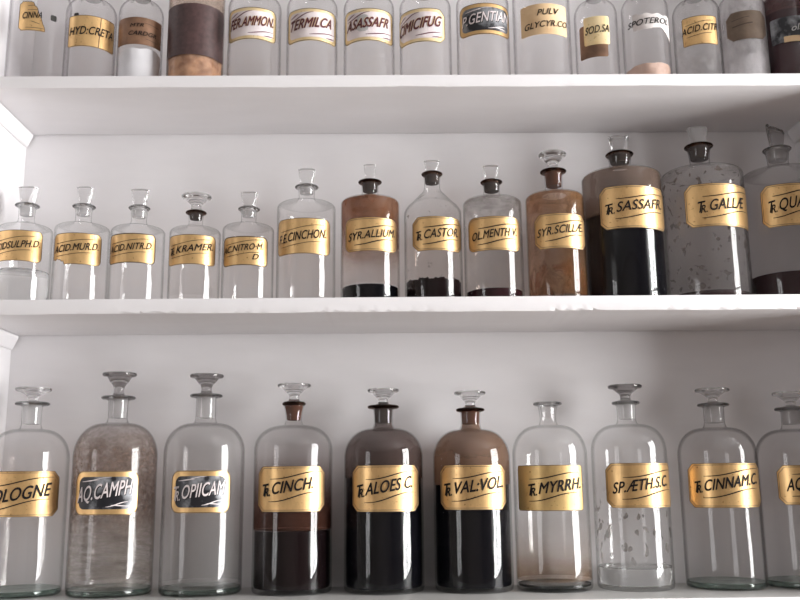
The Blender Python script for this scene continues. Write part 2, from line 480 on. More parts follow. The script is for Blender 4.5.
# ------------------------------------------------------------------ bottles: measures in metres
# key, shelf, x, y, body radius, shoulder height, neck foot, neck radius foot / top, lip height, lip radius,
# stopper, its top, its radius, label from / to angle, label bottom / top
BOTTLES = [
    ('cologne', 3, -0.4887, 0.1120, 0.0525, 0.1810, 0.2201, 0.0128, 0.0135, 0.2515, 0.0229, 'disc', 0.2735, 0.0237, -1.161, 1.208, 0.1019, 0.1601),
    ('camph', 3, -0.3713, 0.1120, 0.0553, 0.1826, 0.2272, 0.0128, 0.0135, 0.2587, 0.0229, 'disc', 0.2933, 0.0229, -0.715, 0.866, 0.1034, 0.1590),
    ('opii', 3, -0.2509, 0.1120, 0.0541, 0.1869, 0.2261, 0.0135, 0.0135, 0.2604, 0.0223, 'disc', 0.2902, 0.0230, -0.636, 0.884, 0.1047, 0.1586),
    ('cinch', 3, -0.1300, 0.1120, 0.0532, 0.1898, 0.2223, 0.0108, 0.0135, 0.2483, 0.0163, 'disc', 0.2760, 0.0230, -0.885, 0.975, 0.1048, 0.1632),
    ('aloes', 3, -0.0071, 0.1120, 0.0536, 0.1792, 0.2171, 0.0129, 0.0136, 0.2431, 0.0217, 'disc', 0.2680, 0.0217, -0.849, 1.016, 0.1037, 0.1634),
    ('val', 3, 0.1128, 0.1120, 0.0524, 0.1754, 0.2147, 0.0131, 0.0136, 0.2380, 0.0197, 'disc', 0.2635, 0.0218, -0.989, 0.889, 0.1050, 0.1628),
    ('myrrh', 3, 0.2198, 0.1120, 0.0505, 0.1798, 0.2192, 0.0109, 0.0130, 0.2453, 0.0198, 'none', 0.0000, 0.0000, -1.152, 0.766, 0.1027, 0.1614),
    ('spaeth', 3, 0.3285, 0.1120, 0.0506, 0.1842, 0.2196, 0.0123, 0.0130, 0.2457, 0.0191, 'disc', 0.2706, 0.0232, -0.910, 1.276, 0.1054, 0.1630),
    ('cinnam', 3, 0.4499, 0.1120, 0.0520, 0.1776, 0.2136, 0.0137, 0.0137, 0.2419, 0.0215, 'disc', 0.2647, 0.0233, -1.169, 0.952, 0.1043, 0.1619),
    ('aqua', 3, 0.5577, 0.1120, 0.0522, 0.1726, 0.2107, 0.0137, 0.0137, 0.2354, 0.0220, 'disc', 0.2589, 0.0233, -0.902, 0.795, 0.1071, 0.1583),
    ('sulph', 2, -0.5026, 0.0800, 0.0364, 0.1157, 0.1280, 0.0107, 0.0114, 0.1497, 0.0165, 'peg', 0.1768, 0.0132, -1.151, 1.034, 0.0616, 0.1053),
    ('murd', 2, -0.4235, 0.0800, 0.0371, 0.1159, 0.1275, 0.0107, 0.0114, 0.1478, 0.0158, 'peg', 0.1763, 0.0113, -0.839, 1.064, 0.0567, 0.1004),
    ('nitrd', 2, -0.3463, 0.0800, 0.0367, 0.1125, 0.1241, 0.0107, 0.0114, 0.1452, 0.0149, 'peg', 0.1722, 0.0124, -0.968, 0.943, 0.0577, 0.0994),
    ('kramer', 2, -0.2670, 0.0800, 0.0351, 0.1106, 0.1207, 0.0096, 0.0103, 0.1381, 0.0145, 'disc', 0.1637, 0.0207, -1.019, 1.083, 0.0555, 0.0979),
    ('nitrom', 2, -0.1933, 0.0800, 0.0356, 0.1145, 0.1246, 0.0104, 0.0110, 0.1428, 0.0152, 'peg', 0.1675, 0.0120, -0.939, 0.956, 0.0535, 0.0945),
    ('cinchon', 2, -0.1133, 0.0850, 0.0410, 0.1475, 0.1592, 0.0111, 0.0118, 0.1762, 0.0167, 'peg', 0.2030, 0.0122, -1.050, 0.980, 0.0688, 0.1199),
    ('allium', 2, -0.0238, 0.0850, 0.0413, 0.1528, 0.1616, 0.0116, 0.0120, 0.1831, 0.0167, 'peg', 0.2092, 0.0090, -0.910, 1.059, 0.0728, 0.1200),
    ('castor', 2, 0.0642, 0.0850, 0.0411, 0.1376, 0.1730, 0.0112, 0.0116, 0.1945, 0.0151, 'peg', 0.2147, 0.0112, -0.791, 1.154, 0.0732, 0.1210),
    ('menth', 2, 0.1484, 0.0850, 0.0412, 0.1518, 0.1606, 0.0116, 0.0121, 0.1821, 0.0156, 'peg', 0.2067, 0.0116, -1.037, 0.934, 0.0727, 0.1204),
    ('scill', 2, 0.2370, 0.0850, 0.0411, 0.1586, 0.1675, 0.0122, 0.0129, 0.1973, 0.0186, 'disc', 0.2250, 0.0196, -0.942, 1.021, 0.0749, 0.1242),
    ('sassaf', 2, 0.3372, 0.1000, 0.0561, 0.1929, 0.2065, 0.0146, 0.0170, 0.2278, 0.0199, 'peg', 0.2562, 0.0142, -0.831, 1.090, 0.1028, 0.1636),
    ('gallae', 2, 0.4533, 0.1000, 0.0574, 0.1953, 0.2120, 0.0139, 0.0164, 0.2394, 0.0204, 'peg', 0.2687, 0.0142, -0.771, 1.163, 0.1042, 0.1654),
    ('quass', 2, 0.5725, 0.1000, 0.0592, 0.1946, 0.2098, 0.0143, 0.0164, 0.2342, 0.0200, 'peg', 0.2666, 0.0128, -0.935, 0.460, 0.1057, 0.1663),
    ('ocinna', 1, -0.5079, 0.0800, 0.0433, 0.1509, 0.1766, 0.0159, 0.0173, 0.1992, 0.0231, 'peg', 0.2285, 0.0144, -0.321, 0.549, 0.0852, 0.1312),
    ('hyd', 1, -0.4291, 0.0800, 0.0361, 0.1331, 0.1539, 0.0137, 0.0159, 0.1796, 0.0209, 'peg', 0.2087, 0.0130, -0.622, 1.379, 0.0658, 0.1133),
    ('brown', 1, -0.3567, 0.0800, 0.0318, 0.1329, 0.1520, 0.0123, 0.0137, 0.1761, 0.0188, 'peg', 0.2053, 0.0116, -0.928, 1.343, 0.0708, 0.1123),
    ('wide', 1, -0.2762, 0.0800, 0.0403, 0.1662, 0.1888, 0.0159, 0.0174, 0.2149, 0.0225, 'peg', 0.2444, 0.0145, -1.090, 1.422, 0.0510, 0.1291),
    ('feram', 1, -0.1912, 0.0800, 0.0385, 0.1435, 0.1596, 0.0160, 0.0174, 0.1854, 0.0218, 'peg', 0.2147, 0.0138, -1.009, 1.018, 0.0737, 0.1237),
    ('termil', 1, -0.1075, 0.0800, 0.0371, 0.1433, 0.1593, 0.0160, 0.0174, 0.1852, 0.0218, 'peg', 0.2145, 0.0138, -1.022, 1.215, 0.0718, 0.1226),
    ('asassa', 1, -0.0244, 0.0800, 0.0371, 0.1430, 0.1591, 0.0160, 0.0175, 0.1849, 0.0218, 'peg', 0.2143, 0.0138, -1.120, 1.133, 0.0715, 0.1224),
    ('cimici', 1, 0.0580, 0.0800, 0.0379, 0.1428, 0.1588, 0.0160, 0.0175, 0.1847, 0.0219, 'peg', 0.2141, 0.0139, -1.370, 0.761, 0.0700, 0.1217),
    ('gentian', 1, 0.1421, 0.0800, 0.0387, 0.1473, 0.1650, 0.0161, 0.0175, 0.1910, 0.0219, 'peg', 0.2204, 0.0139, -1.098, 1.157, 0.0808, 0.1288),
    ('pulv', 1, 0.2285, 0.0800, 0.0417, 0.1551, 0.1745, 0.0176, 0.0190, 0.2006, 0.0234, 'peg', 0.2301, 0.0146, -0.936, 0.792, 0.0790, 0.1261),
    ('sodsa', 1, 0.3084, 0.0800, 0.0312, 0.1292, 0.1500, 0.0125, 0.0139, 0.1743, 0.0190, 'peg', 0.2036, 0.0117, -0.812, 0.377, 0.0687, 0.1122),
    ('spoter', 1, 0.3812, 0.0800, 0.0337, 0.1402, 0.1579, 0.0139, 0.0154, 0.1822, 0.0205, 'peg', 0.2116, 0.0125, -0.814, 0.939, 0.0764, 0.1168),
    ('acid', 1, 0.4569, 0.0800, 0.0345, 0.1319, 0.1512, 0.0140, 0.0154, 0.1771, 0.0206, 'peg', 0.2065, 0.0125, -0.971, 0.566, 0.0673, 0.1114),
    ('white', 1, 0.5247, 0.0800, 0.0343, 0.1397, 0.1591, 0.0140, 0.0154, 0.1835, 0.0206, 'peg', 0.2129, 0.0125, -1.084, 0.698, 0.0757, 0.1192),
    ('maroon', 1, 0.5977, 0.0800, 0.0405, 0.1427, 0.1621, 0.0162, 0.0177, 0.1898, 0.0228, 'peg', 0.2194, 0.0140, -1.138, 0.557, 0.0722, 0.1108),
]
ADJ = dict(quass=dict(x=.5672, R=.0540), maroon=dict(x=.5900, R=.0332), white=dict(R=.0335), acid=dict(R=.0337),
           ocinna=dict(R=.0425, x=-.5035), hyd=dict(R=.0357), castor=dict(R=.0405))
CONE, FLAT = {'castor'}, {2}

def body_profile(b):
    R, full, nb, n0, n1, lip, lr = b['R'], b['full'], b['nb'], b['n0'], b['n1'], b['lip'], b['lr']
    p = [(.0005, .0035), (R * .6, .003), (R - .009, .0012), (R - .0045, 0), (R - .0018, .0010), (R - .0004, .0030), (R, .0065)]
    for i in range(1, 7):
        p.append((R, .0065 + (full - .0065 - .004) * i / 6))
    if b['key'] in CONE:
        p += [(R - .0002, full - .0015), (R - .0009, full + .0012), (R - .0022, full + .0040), (R - .0040, full + .0068), (R - .006, full + .0092)]
        zt = nb - .006
        for i in range(1, 6):
            t = i / 6
            p.append((R - .006 + (n0 + .004 - R + .006) * t, full + .0092 + (zt - full - .0092) * t ** 1.12))
        p += [(n0 + .0022, nb - .005), (n0 + .0006, nb - .001), (n0, nb + .003)]
    elif b['row'] in FLAT:
        c = .006
        for i in range(1, 8):
            t = i / 8 * math.pi / 2
            p.append((R - c + c * math.cos(t), full - .004 + c * math.sin(t)))
        p.append((R - c, full + .002))
        z1 = max(nb - .005, full + .0035)
        p += [(R * .62 + n0 * .3, full + .0028), (n0 + .006, z1), (n0 + .0022, z1 + .0014), (n0 + .0005, z1 + .0045), (n0, z1 + .008)]
    else:
        zt = nb - .0035
        rn = n0 + .0045
        for i in range(1, 15):
            t = i / 15 * math.pi / 2
            p.append((rn + (R - rn) * math.cos(t) ** .92, full - .004 + (zt - full + .004) * math.sin(t)))
        p += [(rn - .001, zt + .0001), (n0 + .0018, nb - .0018), (n0 + .0005, nb + .0015), (n0, nb + .005)]
    zl = p[-1][1]
    for i in range(1, 5):
        t = i / 4
        p.append((n0 + (n1 - n0) * t ** 1.6, zl + (lip - .0042 - zl) * t))
    shoulder_end = len(p) - 4
    th = .0006
    p += [(n1 + .0012, lip - .0030), (lr - .0016, lip - th), (lr - .0003, lip - th * .5), (lr, lip), (lr - .0003, lip + th * .5), (lr - .0016, lip + th * .8),
          (n1 - .001, lip + th), (n1 - .0024, lip + .0004), (n1 - .003, lip - .004), (n0 - .003, nb + .006)]
    return p, shoulder_end

def stopper(b, root, mats):
    n0, n1, lip, st, sr = b['n0'], b['n1'], b['lip'], b['st'], b['sr']
    zb = b['nb'] + (.008 if b['row'] in FLAT else .004)
    pr = n1 - .0015
    plug = [(n0 - .0035, zb - .0005), (n0 - .0014, zb)] + [(n0 + (n1 - n0) * t ** 1.6 - .0013, zb + (lip - .0042 - zb) * t) for t in (.3, .6, .85, 1)] + [(n1 - .0012, lip - .001), (n1 - .0016, lip + .0030)]
    k0 = len(plug)
    h = st - lip
    if b['stop'] == 'disc':
        stem = min(.0075, pr)
        zc = lip + .0034
        p = plug + [(stem + .0006, zc + .0008), (stem - .0004, lip + h * .22), (stem - .0006, lip + h * .38), (stem + .001, lip + h * .50),
                    (stem + .0045, lip + h * .62), (sr * .72, st - .0056), (sr - .0012, st - .0046), (sr, st - .0032), (sr, st - .0014), (sr - .0012, st - .0003),
                    (sr * .7, st), (sr * .35, st - .0006), (.0004, st - .0008)]
        fn = None
    else:
        lo = max(sr * .70, .0056)
        p = plug + [(lo, lip + .0040), (lo + (sr - lo) * .30, lip + h * .34), (lo + (sr - lo) * .65, lip + h * .66), (sr - .0004, st - .0022), (sr, st - .0010), (sr - .0010, st - .0001),
                    (sr * .7, st - .0002), (sr * .3, st - .0006), (.0004, st - .0007)]
        flat = .58
        cut = b['key'] == 'quass'
        def fn(x, y, z, k):
            t = min(1, max(0, (z - lip - .001) / (h * .5)))
            if cut and z > lip + .004:
                z = lip + (z - lip) * (1 - .22 * (x / sr) - .03 * math.sin(x * 700))
            r = math.hypot(x, y)
            if r > .0006:
                cx_, sy_ = x / r, y / r
                qx = math.copysign(abs(cx_) ** .55, cx_) * r; qy = math.copysign(abs(sy_) ** .55, sy_) * r * .46
                x, y = x + (qx - x) * t, y + (qy - y) * t
            return (x, y, z)
    return lathe('stopper', p, mats, root, 40, fn=fn, matidx=lambda k: 1 if k < k0 - 1 else 0)

def interior(b, z0, z1, gap):
    """the inside of the body between two heights, as a profile"""
    p, se = body_profile(b)
    q = [(max(.0004, r - gap), z - (gap if z > b['full'] else 0)) for r, z in p[6:se]]
    out = []
    for (r0, a), (r1, c) in zip(q, q[1:]):
        n = max(1, int(abs(c - a) / .006))
        for i in range(n):
            t = i / n
            out.append((r0 + (r1 - r0) * t, a + (c - a) * t))
    out.append(q[-1])
    sel = [(r, z) for r, z in out if z0 <= z <= z1]
    return sel

def residue(b, root, mat, z0=.008, z1=1):
    p = interior(b, z0, z1, .0013)
    return lathe('residue', p, mat, root, 72, close_bottom=False, close_top=False)

def liquid(b, root, mat, top, name='liquid', wave=0, z0=.006, gap=.0026):
    R = b['R'] - gap
    p = [(.0004, z0), (R - .004, z0), (R - .0012, z0 + .0008), (R, z0 + .004), (R, z0 + (top - z0) * .5), (R, top), (R - .0008, top - .0006), (R - .003, top - .0012), (.0004, top - .0012)]
    fn = None
    if wave:
        def fn(x, y, z, k):
            a = math.atan2(y, x)
            if k >= 5:
                z += wave * (math.sin(a * 9 + 1) * .4 + math.sin(a * 23) * .35 + math.sin(a * 41 + 2) * .4)
            return (x, y, z)
    return lathe(name, p, mat, root, 96, fn=fn)

def heap(b, root, mat, top, name, rough, seed):
    """a loose filling with an uneven surface"""
    R = b['R'] - .0026
    rnd = random.Random(seed)
    ph = [rnd.uniform(0, 6.3) for _ in range(8)]
    p = [(.0004, .006), (R - .003, .006), (R, .010)] + [(R, .010 + (top - .010) * i / 6) for i in range(1, 7)] + [(R * .8, top + .001), (R * .5, top + .002), (R * .2, top + .0015), (.0004, top + .002)]
    def fn(x, y, z, k):
        a = math.atan2(y, x)
        if k >= 8:
            z += rough * (math.sin(a * 2 + ph[0]) * .6 + math.sin(a * 5 + ph[1]) * .5 + math.sin(a * 11 + ph[2] + k) * .3)
        elif k >= 3:
            s = 1 - .0010 / R * (1 + math.sin(a * 7 + ph[3] + z * 300) * .6 + math.sin(a * 13 + ph[4] - z * 420) * .4)
            x *= s; y *= s
        return (x, y, z)
    return lathe(name, p, mat, root, 96, fn=fn)

RM = dict(
    camph=residue_mat('dusty_pink_film', (.40, .305, .255), [(0, .06), (.02, .14), (.05, .12), (.085, .34), (.11, .78), (.15, .82), (.19, .80), (.215, .35), (.24, .2)], .50, 120, .34, .60, .30, (1, 1, 1.2), 6),
    camph2=residue_mat('pale_streak_film', (.54, .50, .455), [(0, .3), (.02, .6), (.06, .55), (.10, .3), (.12, 0)], .5, 24, .42, .60, .15, (1, 1, 6), 5),
    opii=residue_mat('thin_grey_film', (.64, .63, .625), [(0, .42), (.1, .34), (.19, .34), (.22, .3)], .5, 14, .2, .7, .75),
    cinch=residue_mat('brown_tincture_film', (.22, .095, .065), [(0, 1), (.08, .96), (.10, .86), (.125, .56), (.155, .26), (.178, .07), (.20, .02), (.22, .08)], .3, 20, .2, .7, .85),
    aloes=residue_mat('grey_brown_film', (.20, .14, .125), [(0, .9), (.15, .9), (.172, .74), (.19, .70), (.21, .64), (.24, .7)], .42, 22, .2, .7, .85),
    val=residue_mat('milky_brown_film', (.33, .205, .14), [(0, .95), (.13, .92), (.16, .84), (.19, .80), (.21, .78), (.24, .8)], .55, 14, .2, .7, .9),
    myrrh=residue_mat('tan_sediment_film', (.42, .28, .18), [(0, 1), (.012, .75), (.025, .48), (.045, .22), (.07, .10), (.1, 0)], .5, 34, .25, .65, .5),
    spaeth=residue_mat('dark_specks', (.25, .22, .19), [(0, 0), (.028, 0), (.045, .5), (.10, .7), (.12, .2), (.14, 0)], .5, 105, .66, .70, 0, (1, 1, .7), .3),
    allium=residue_mat('caramel_brown_film', (.40, .20, .11), [(0, .15), (.045, .08), (.07, .25), (.085, .55), (.11, .75), (.135, .88), (.152, .98)], .35, 26, .25, .6, .6),
    castor=residue_mat('sparse_brown_specks', (.13, .09, .07), [(0, .2), (.05, .3), (.09, .5), (.13, .9), (.16, .8), (.18, .1)], .5, 85, .64, .72, .02),
    menth=residue_mat('thin_grey_brown_film', (.42, .38, .36), [(0, .15), (.05, .05), (.10, .10), (.135, .25), (.15, .6), (.16, .5)], .4, 40, .35, .6, .2),
    scill=residue_mat('amber_syrup_film', (.56, .31, .14), [(0, .62), (.04, .60), (.06, .48), (.10, .48), (.125, .58), (.145, .74), (.17, .85)], .28, 32, .25, .65, .5, (1, 1, .5), 6, .6),
    scill2=residue_mat('red_brown_splash', (.30, .10, .05), [(0, .2), (.015, .4), (.03, .8), (.05, .7), (.07, .2), (.09, .1), (.13, .25), (.16, .5)], .4, 48, .50, .64, 0, (1, 1, .6), 6, .8),
    sassaf=residue_mat('dull_brown_film', (.33, .235, .185), [(0, .9), (.11, .9), (.15, .74), (.185, .70), (.21, .8)], .5, 16, .2, .7, .85),
    gallae=residue_mat('dark_brown_blots', (.20, .14, .11), [(0, .2), (.02, .35), (.06, .55), (.12, .35), (.16, .6), (.185, .9), (.2, .5)], .45, 110, .68, .73, .0, None, .3),
    gallae2=residue_mat('overall_grey_film', (.60, .57, .56), [(0, .25), (.1, .16), (.19, .22)], .45, 12, .2, .7, .8),
    quass=residue_mat('dim_grey_film', (.60, .57, .56), [(0, .25), (.1, .18), (.19, .2)], .45, 12, .2, .7, .8),
    cloud=residue_mat('whitish_cloud', (.72, .69, .70), [(0, .14), (.06, .10), (.12, .07), (.16, .06)], .6, 16, .2, .7, .6),
    cloud2=residue_mat('frosty_powder_dust', (.74, .72, .73), [(0, .95), (.05, .85), (.10, .70), (.16, .62)], .85, 34, .32, .6, .35, (1, 1, .6)),
    acid=residue_mat('white_crystal_dust', (.74, .73, .74), [(0, .5), (.03, .45), (.06, .25), (.13, .12)], .6, 46, .5, .66, .2),
    maroon=residue_mat('maroon_film', (.20, .09, .09), [(0, 1), (.10, .95), (.15, .9)], .55, 18, .2, .7, .85),
    tan=residue_mat('tan_film', (.60, .46, .36), [(0, .5), (.10, .6), (.17, .6)], .6, 18, .2, .7, .8),
    warm=residue_mat('faint_brown_film', (.50, .44, .41), [(0, .15), (.05, .08), (.1, .1), (.2, .15)], .4, 26, .3, .65, .4),
)

# lettering: (text, u0, u1, v0, cap height share, slope degrees)
G1, G2, G3 = 'bottles on the top shelf', 'bottles on the middle shelf', 'bottles on the bottom shelf'
SPEC = {
 'cologne': dict(d='clear round-shouldered bottle with gold label reading COLOGNE and a flat disc stopper', st='oct', t=[('COLOGNE', .20, .90, .24, .33, 8)], glass='glass', lines='wave'),
 'camph': dict(d='tall bottle clouded with dusty brown film, black label reading AQ.CAMPH', st='round', black=1, t=[('AQ.CAMPH', .06, .90, .26, .40, 9)], glass='smoky', res=['camph', 'camph2'], stop='stopgrey'),
 'opii': dict(d='greyish hazy bottle with black and gold label reading TR.OPII CAM', st='round', black=1, t=[('~OPIICAM', .06, .89, .28, .38, 7)], glass='smoky', res=['opii'], stop='stopgrey'),
 'cinch': dict(d='round-shouldered bottle half full of dark tincture, gold label reading TR.CINCH', st='oct', t=[('~CINCH.', .10, .80, .33, .30, 8)], glass='glass', liq=('blackbrown', .0798), res=['cinch'], plug='groundamber', lipm='lipdark', lines='wave'),
 'aloes': dict(d='dark smoky brown bottle with gold label reading TR.ALOES C', st='oct', t=[('~ALOES C.', .09, .86, .30, .30, 9)], glass='glass', liq=('black', .150), res=['aloes'], plug='grounddark', lipm='lipdark', lines='wave'),
 'val': dict(d='brown bottle full of black liquid with gold label reading TR.VAL.VOL', st='oct', t=[('~VAL:VOL.', .08, .93, .30, .31, 7)], glass='glass', liq=('black', .138), res=['val'], plug='groundamber', lipm='lipdark', lines='wave'),
 'myrrh': dict(d='open bottle without stopper, gold label reading TR.MYRRH, tan sediment at its foot', st='rect', t=[('~MYRRH.', .20, .95, .32, .29, 7)], glass='glass', liq=('dregs', .0079), res=['myrrh'], lines='wave', gm='gold2'),
 'spaeth': dict(d='clear bottle holding a little clear liquid, gold label reading SP.ÆTH.S.C', st='oct', t=[('SP.ÆTH.S.C.', .09, .82, .30, .29, 7)], glass='glass', liq=('water', .0289), res=['spaeth'], stop='stopgrey', lines='wave'),
 'cinnam': dict(d='empty clear bottle with gold label reading TR.CINNAM.C', st='oct', t=[('~CINNAM.C.', .10, .90, .33, .29, 7)], glass='smoky', lines='wave'),
 'aqua': dict(d='empty bottle cut by the frame edge, gold label beginning with AQ', st='oct', t=[('AQ', .13, .37, .32, .36, 8)], glass='smoky', lines='wave'),
 'sulph': dict(d='small clear bottle holding clear liquid, gold label reading ACID SULPH.D', st='pillow', t=[('ACIDSULPH.D.', .10, .95, .32, .26, 6)], glass='glass', liq=('water', .0534), lines='pair'),
 'murd': dict(d='small clear bottle with chipped gold label reading ACID.MUR.D', st='chip', t=[('ACID.MUR.D.', .05, .93, .36, .26, 5)], glass='glass', lines='pair'),
 'nitrd': dict(d='small clear bottle with gold label reading ACID.NITR.D', st='pillow', t=[('ACID.NITR.D.', .05, .93, .36, .26, 5)], glass='glass', lines='pair', darkedge=1),
 'kramer': dict(d='small bottle with grey disc stopper and gold label reading TR.KRAMER', st='pillow', t=[('~KRAMER.', .08, .93, .33, .26, 7)], glass='glass', plug='grounddark', lipm='lipdark', lines='pair', res=['warm']),
 'nitrom': dict(d='small clear bottle with dark-rimmed gold label reading AC.NITRO M. D', st='pillow', t=[('AC.NITRO·M.', .02, .88, .42, .25, 6), ('D.', .66, .82, .20, .22, 3)], glass='glass', lines='pair', darkedge=1),
 'cinchon': dict(d='clear flat-shouldered bottle with gold label reading F.E.CINCHON', st='pillow', t=[('F.E.CINCHON.', .06, .90, .30, .28, 7)], glass='glass', lines='pair'),
 'allium': dict(d='bottle stained brown at the top over black syrup, gold label reading SYR.ALLIUM', st='round', t=[('SYR.ALLIUM.', .08, .93, .30, .27, 6)], glass='glass', liq=('black', .0281), res=['allium'], plug='grounddark', lipm='lipdark', lines='wave'),
 'castor': dict(d='bottle with sloping conical shoulders and gold label reading TR.CASTOR', st='oct', t=[('~CASTOR.', .08, .88, .30, .30, 6)], glass='glass', liq=('blackbrown', .0360), wave=.0024, res=['castor'], plug='grounddark', lipm='lipdark', lines='wave'),
 'menth': dict(d='bottle with shallow dark oil and gold label reading OL.MENTH V', st='round', t=[('OL.MENTH V.', .10, .90, .30, .28, 6)], glass='glass', liq=('maroon', .0214), res=['menth'], plug='grounddark', lipm='lipdark', lines='wave'),
 'scill': dict(d='amber stained bottle with ringed disc stopper, gold label reading SYR.SCILLÆ', st='oct', t=[('SYR.SCILLÆ.', .06, .90, .33, .27, 7)], glass='glass', res=['scill', 'scill2'], plug='groundamber', lipm='lipdark', lines='wave'),
 'sassaf': dict(d='large brown-black bottle with gold label reading TR.SASSAFR', st='oct', t=[('~SASSAFR.', .08, .88, .34, .27, 6)], glass='glass', liq=('black', .1307), res=['sassaf'], plug='grounddark', lipm='lipdark', lines='wave'),
 'gallae': dict(d='large bottle blotched with brown spots, gold label reading TR.GALLÆ', st='oct', t=[('~GALLÆ', .16, .80, .31, .30, 7)], glass='smoky', liq=('maroon', .0165), res=['gallae', 'gallae2'], plug='grounddark', lipm='lipdark', stop='ground', lines='wave'),
 'quass': dict(d='large bottle with broken-topped stopper and maroon liquid, gold label beginning TR.QUA', st='oct', t=[('~QUAS', .14, .86, .33, .32, 7)], glass='smoky', liq=('maroon', .0430), res=['quass'], plug='ground', stop='stopgrey', lines='wave'),
 'ocinna': dict(d='pale bottle with a torn scrap of gold label reading CINNA', st='tornright', t=[('CINNA', .16, .86, .40, .25, 5)], glass='cloudy', lines='pair2', res=['cloud'], smudge=(.80, .1115)),
 'hyd': dict(d='clear bottle with cracked gold label reading HYD:CRETA', st='rect', t=[('HYD:CRETA', .04, .94, .35, .30, 2)], glass='cloudy', res=['cloud'], smudge=(-.28, .1130)),
 'brown': dict(d='bottle of pale powder with darkened copper-brown label', st='rect', gm='copper', t=[('MTR', .32, .58, .62, .15, 3), ('CARDGR', .30, .84, .32, .18, 0)], glass='cloudy', heap=('powder2', .066, 'powder', .002), res=['cloud']),
 'wide': dict(d='wide bottle wrapped in dark brown paper over orange-brown flakes', st='plain', gm='maroonlab', t=[], glass='smoky', heap=('orange', .060, 'flakes', .003), res=['tan']),
 'feram': dict(d='bottle with pinkish white enamel label reading FER.AMMON', st='pillow', pink=1, t=[('FER.AMMON.', .08, .92, .34, .34, 5)], glass='cloudy', res=['cloud']),
 'termil': dict(d='bottle with pinkish white enamel label reading TERMILCA', st='pillow', pink=1, t=[('TERMILCA', .10, .84, .34, .34, 5)], glass='cloudy', res=['cloud']),
 'asassa': dict(d='bottle with half greyed white enamel label reading ASASSAFR', st='pillow', pink=1, t=[('ASASSAFR', .08, .86, .34, .34, 5)], glass='cloudy', res=['cloud']),
 'cimici': dict(d='bottle with pinkish white enamel label reading CIMICIFUG', st='oct', pink=1, t=[('CIMICIFUG', .07, .92, .28, .36, 8)], glass='cloudy', res=['cloud']),
 'gentian': dict(d='bottle with silvery black enamel label reading P.GENTIAN', st='round', black=1, t=[('P.GENTIAN', .08, .94, .30, .38, 6)], glass='cloudy', res=['cloud']),
 'pulv': dict(d='bottle with plain tan paper label reading PULV GLYCYR.CO', st='rect', gm='paper', t=[('PULV', .36, .80, .60, .23, 4), ('GLYCYR.CO', .10, 1.0, .18, .23, 4)], glass='cloudy', res=['cloud']),
 'sodsa': dict(d='narrow bottle with gold label reading SOD.SA pasted over an older brown label', st='rect', gm='goldpale', t=[('SOD.SA', .06, .98, .36, .30, 5)], glass='cloudy', res=['cloud'], old=1),
 'spoter': dict(d='bottle with torn white label reading SPOTEROL above peach powder', st='tornwave', gm='torn', t=[('SPOTEROL', -.14, .92, .50, .26, 3)], glass='cloudy', heap=('peach', .040, 'powder', .0012), res=['cloud']),
 'acid': dict(d='bottle dusted with white crystals, gold label reading ACID.CITR', st='rect', t=[('ACID.CITR', -.02, 1.0, .38, .27, 6)], glass='smoky', res=['acid'], lines='pair'),
 'white': dict(d='bottle frosted with white powder under a faded dark brown label', st='oct', gm='brownlab', t=[], glass='cloudy', heap=('powder', .050, 'powder', .009), res=['cloud2']),
 'maroon': dict(d='dark maroon bottle with half worn black label in the corner', st='tornwave2', gm='silver', t=[('ol.', .52, .74, .36, .30, 12)], glass='smoky', liq=('purple', .125), res=['maroon']),
}

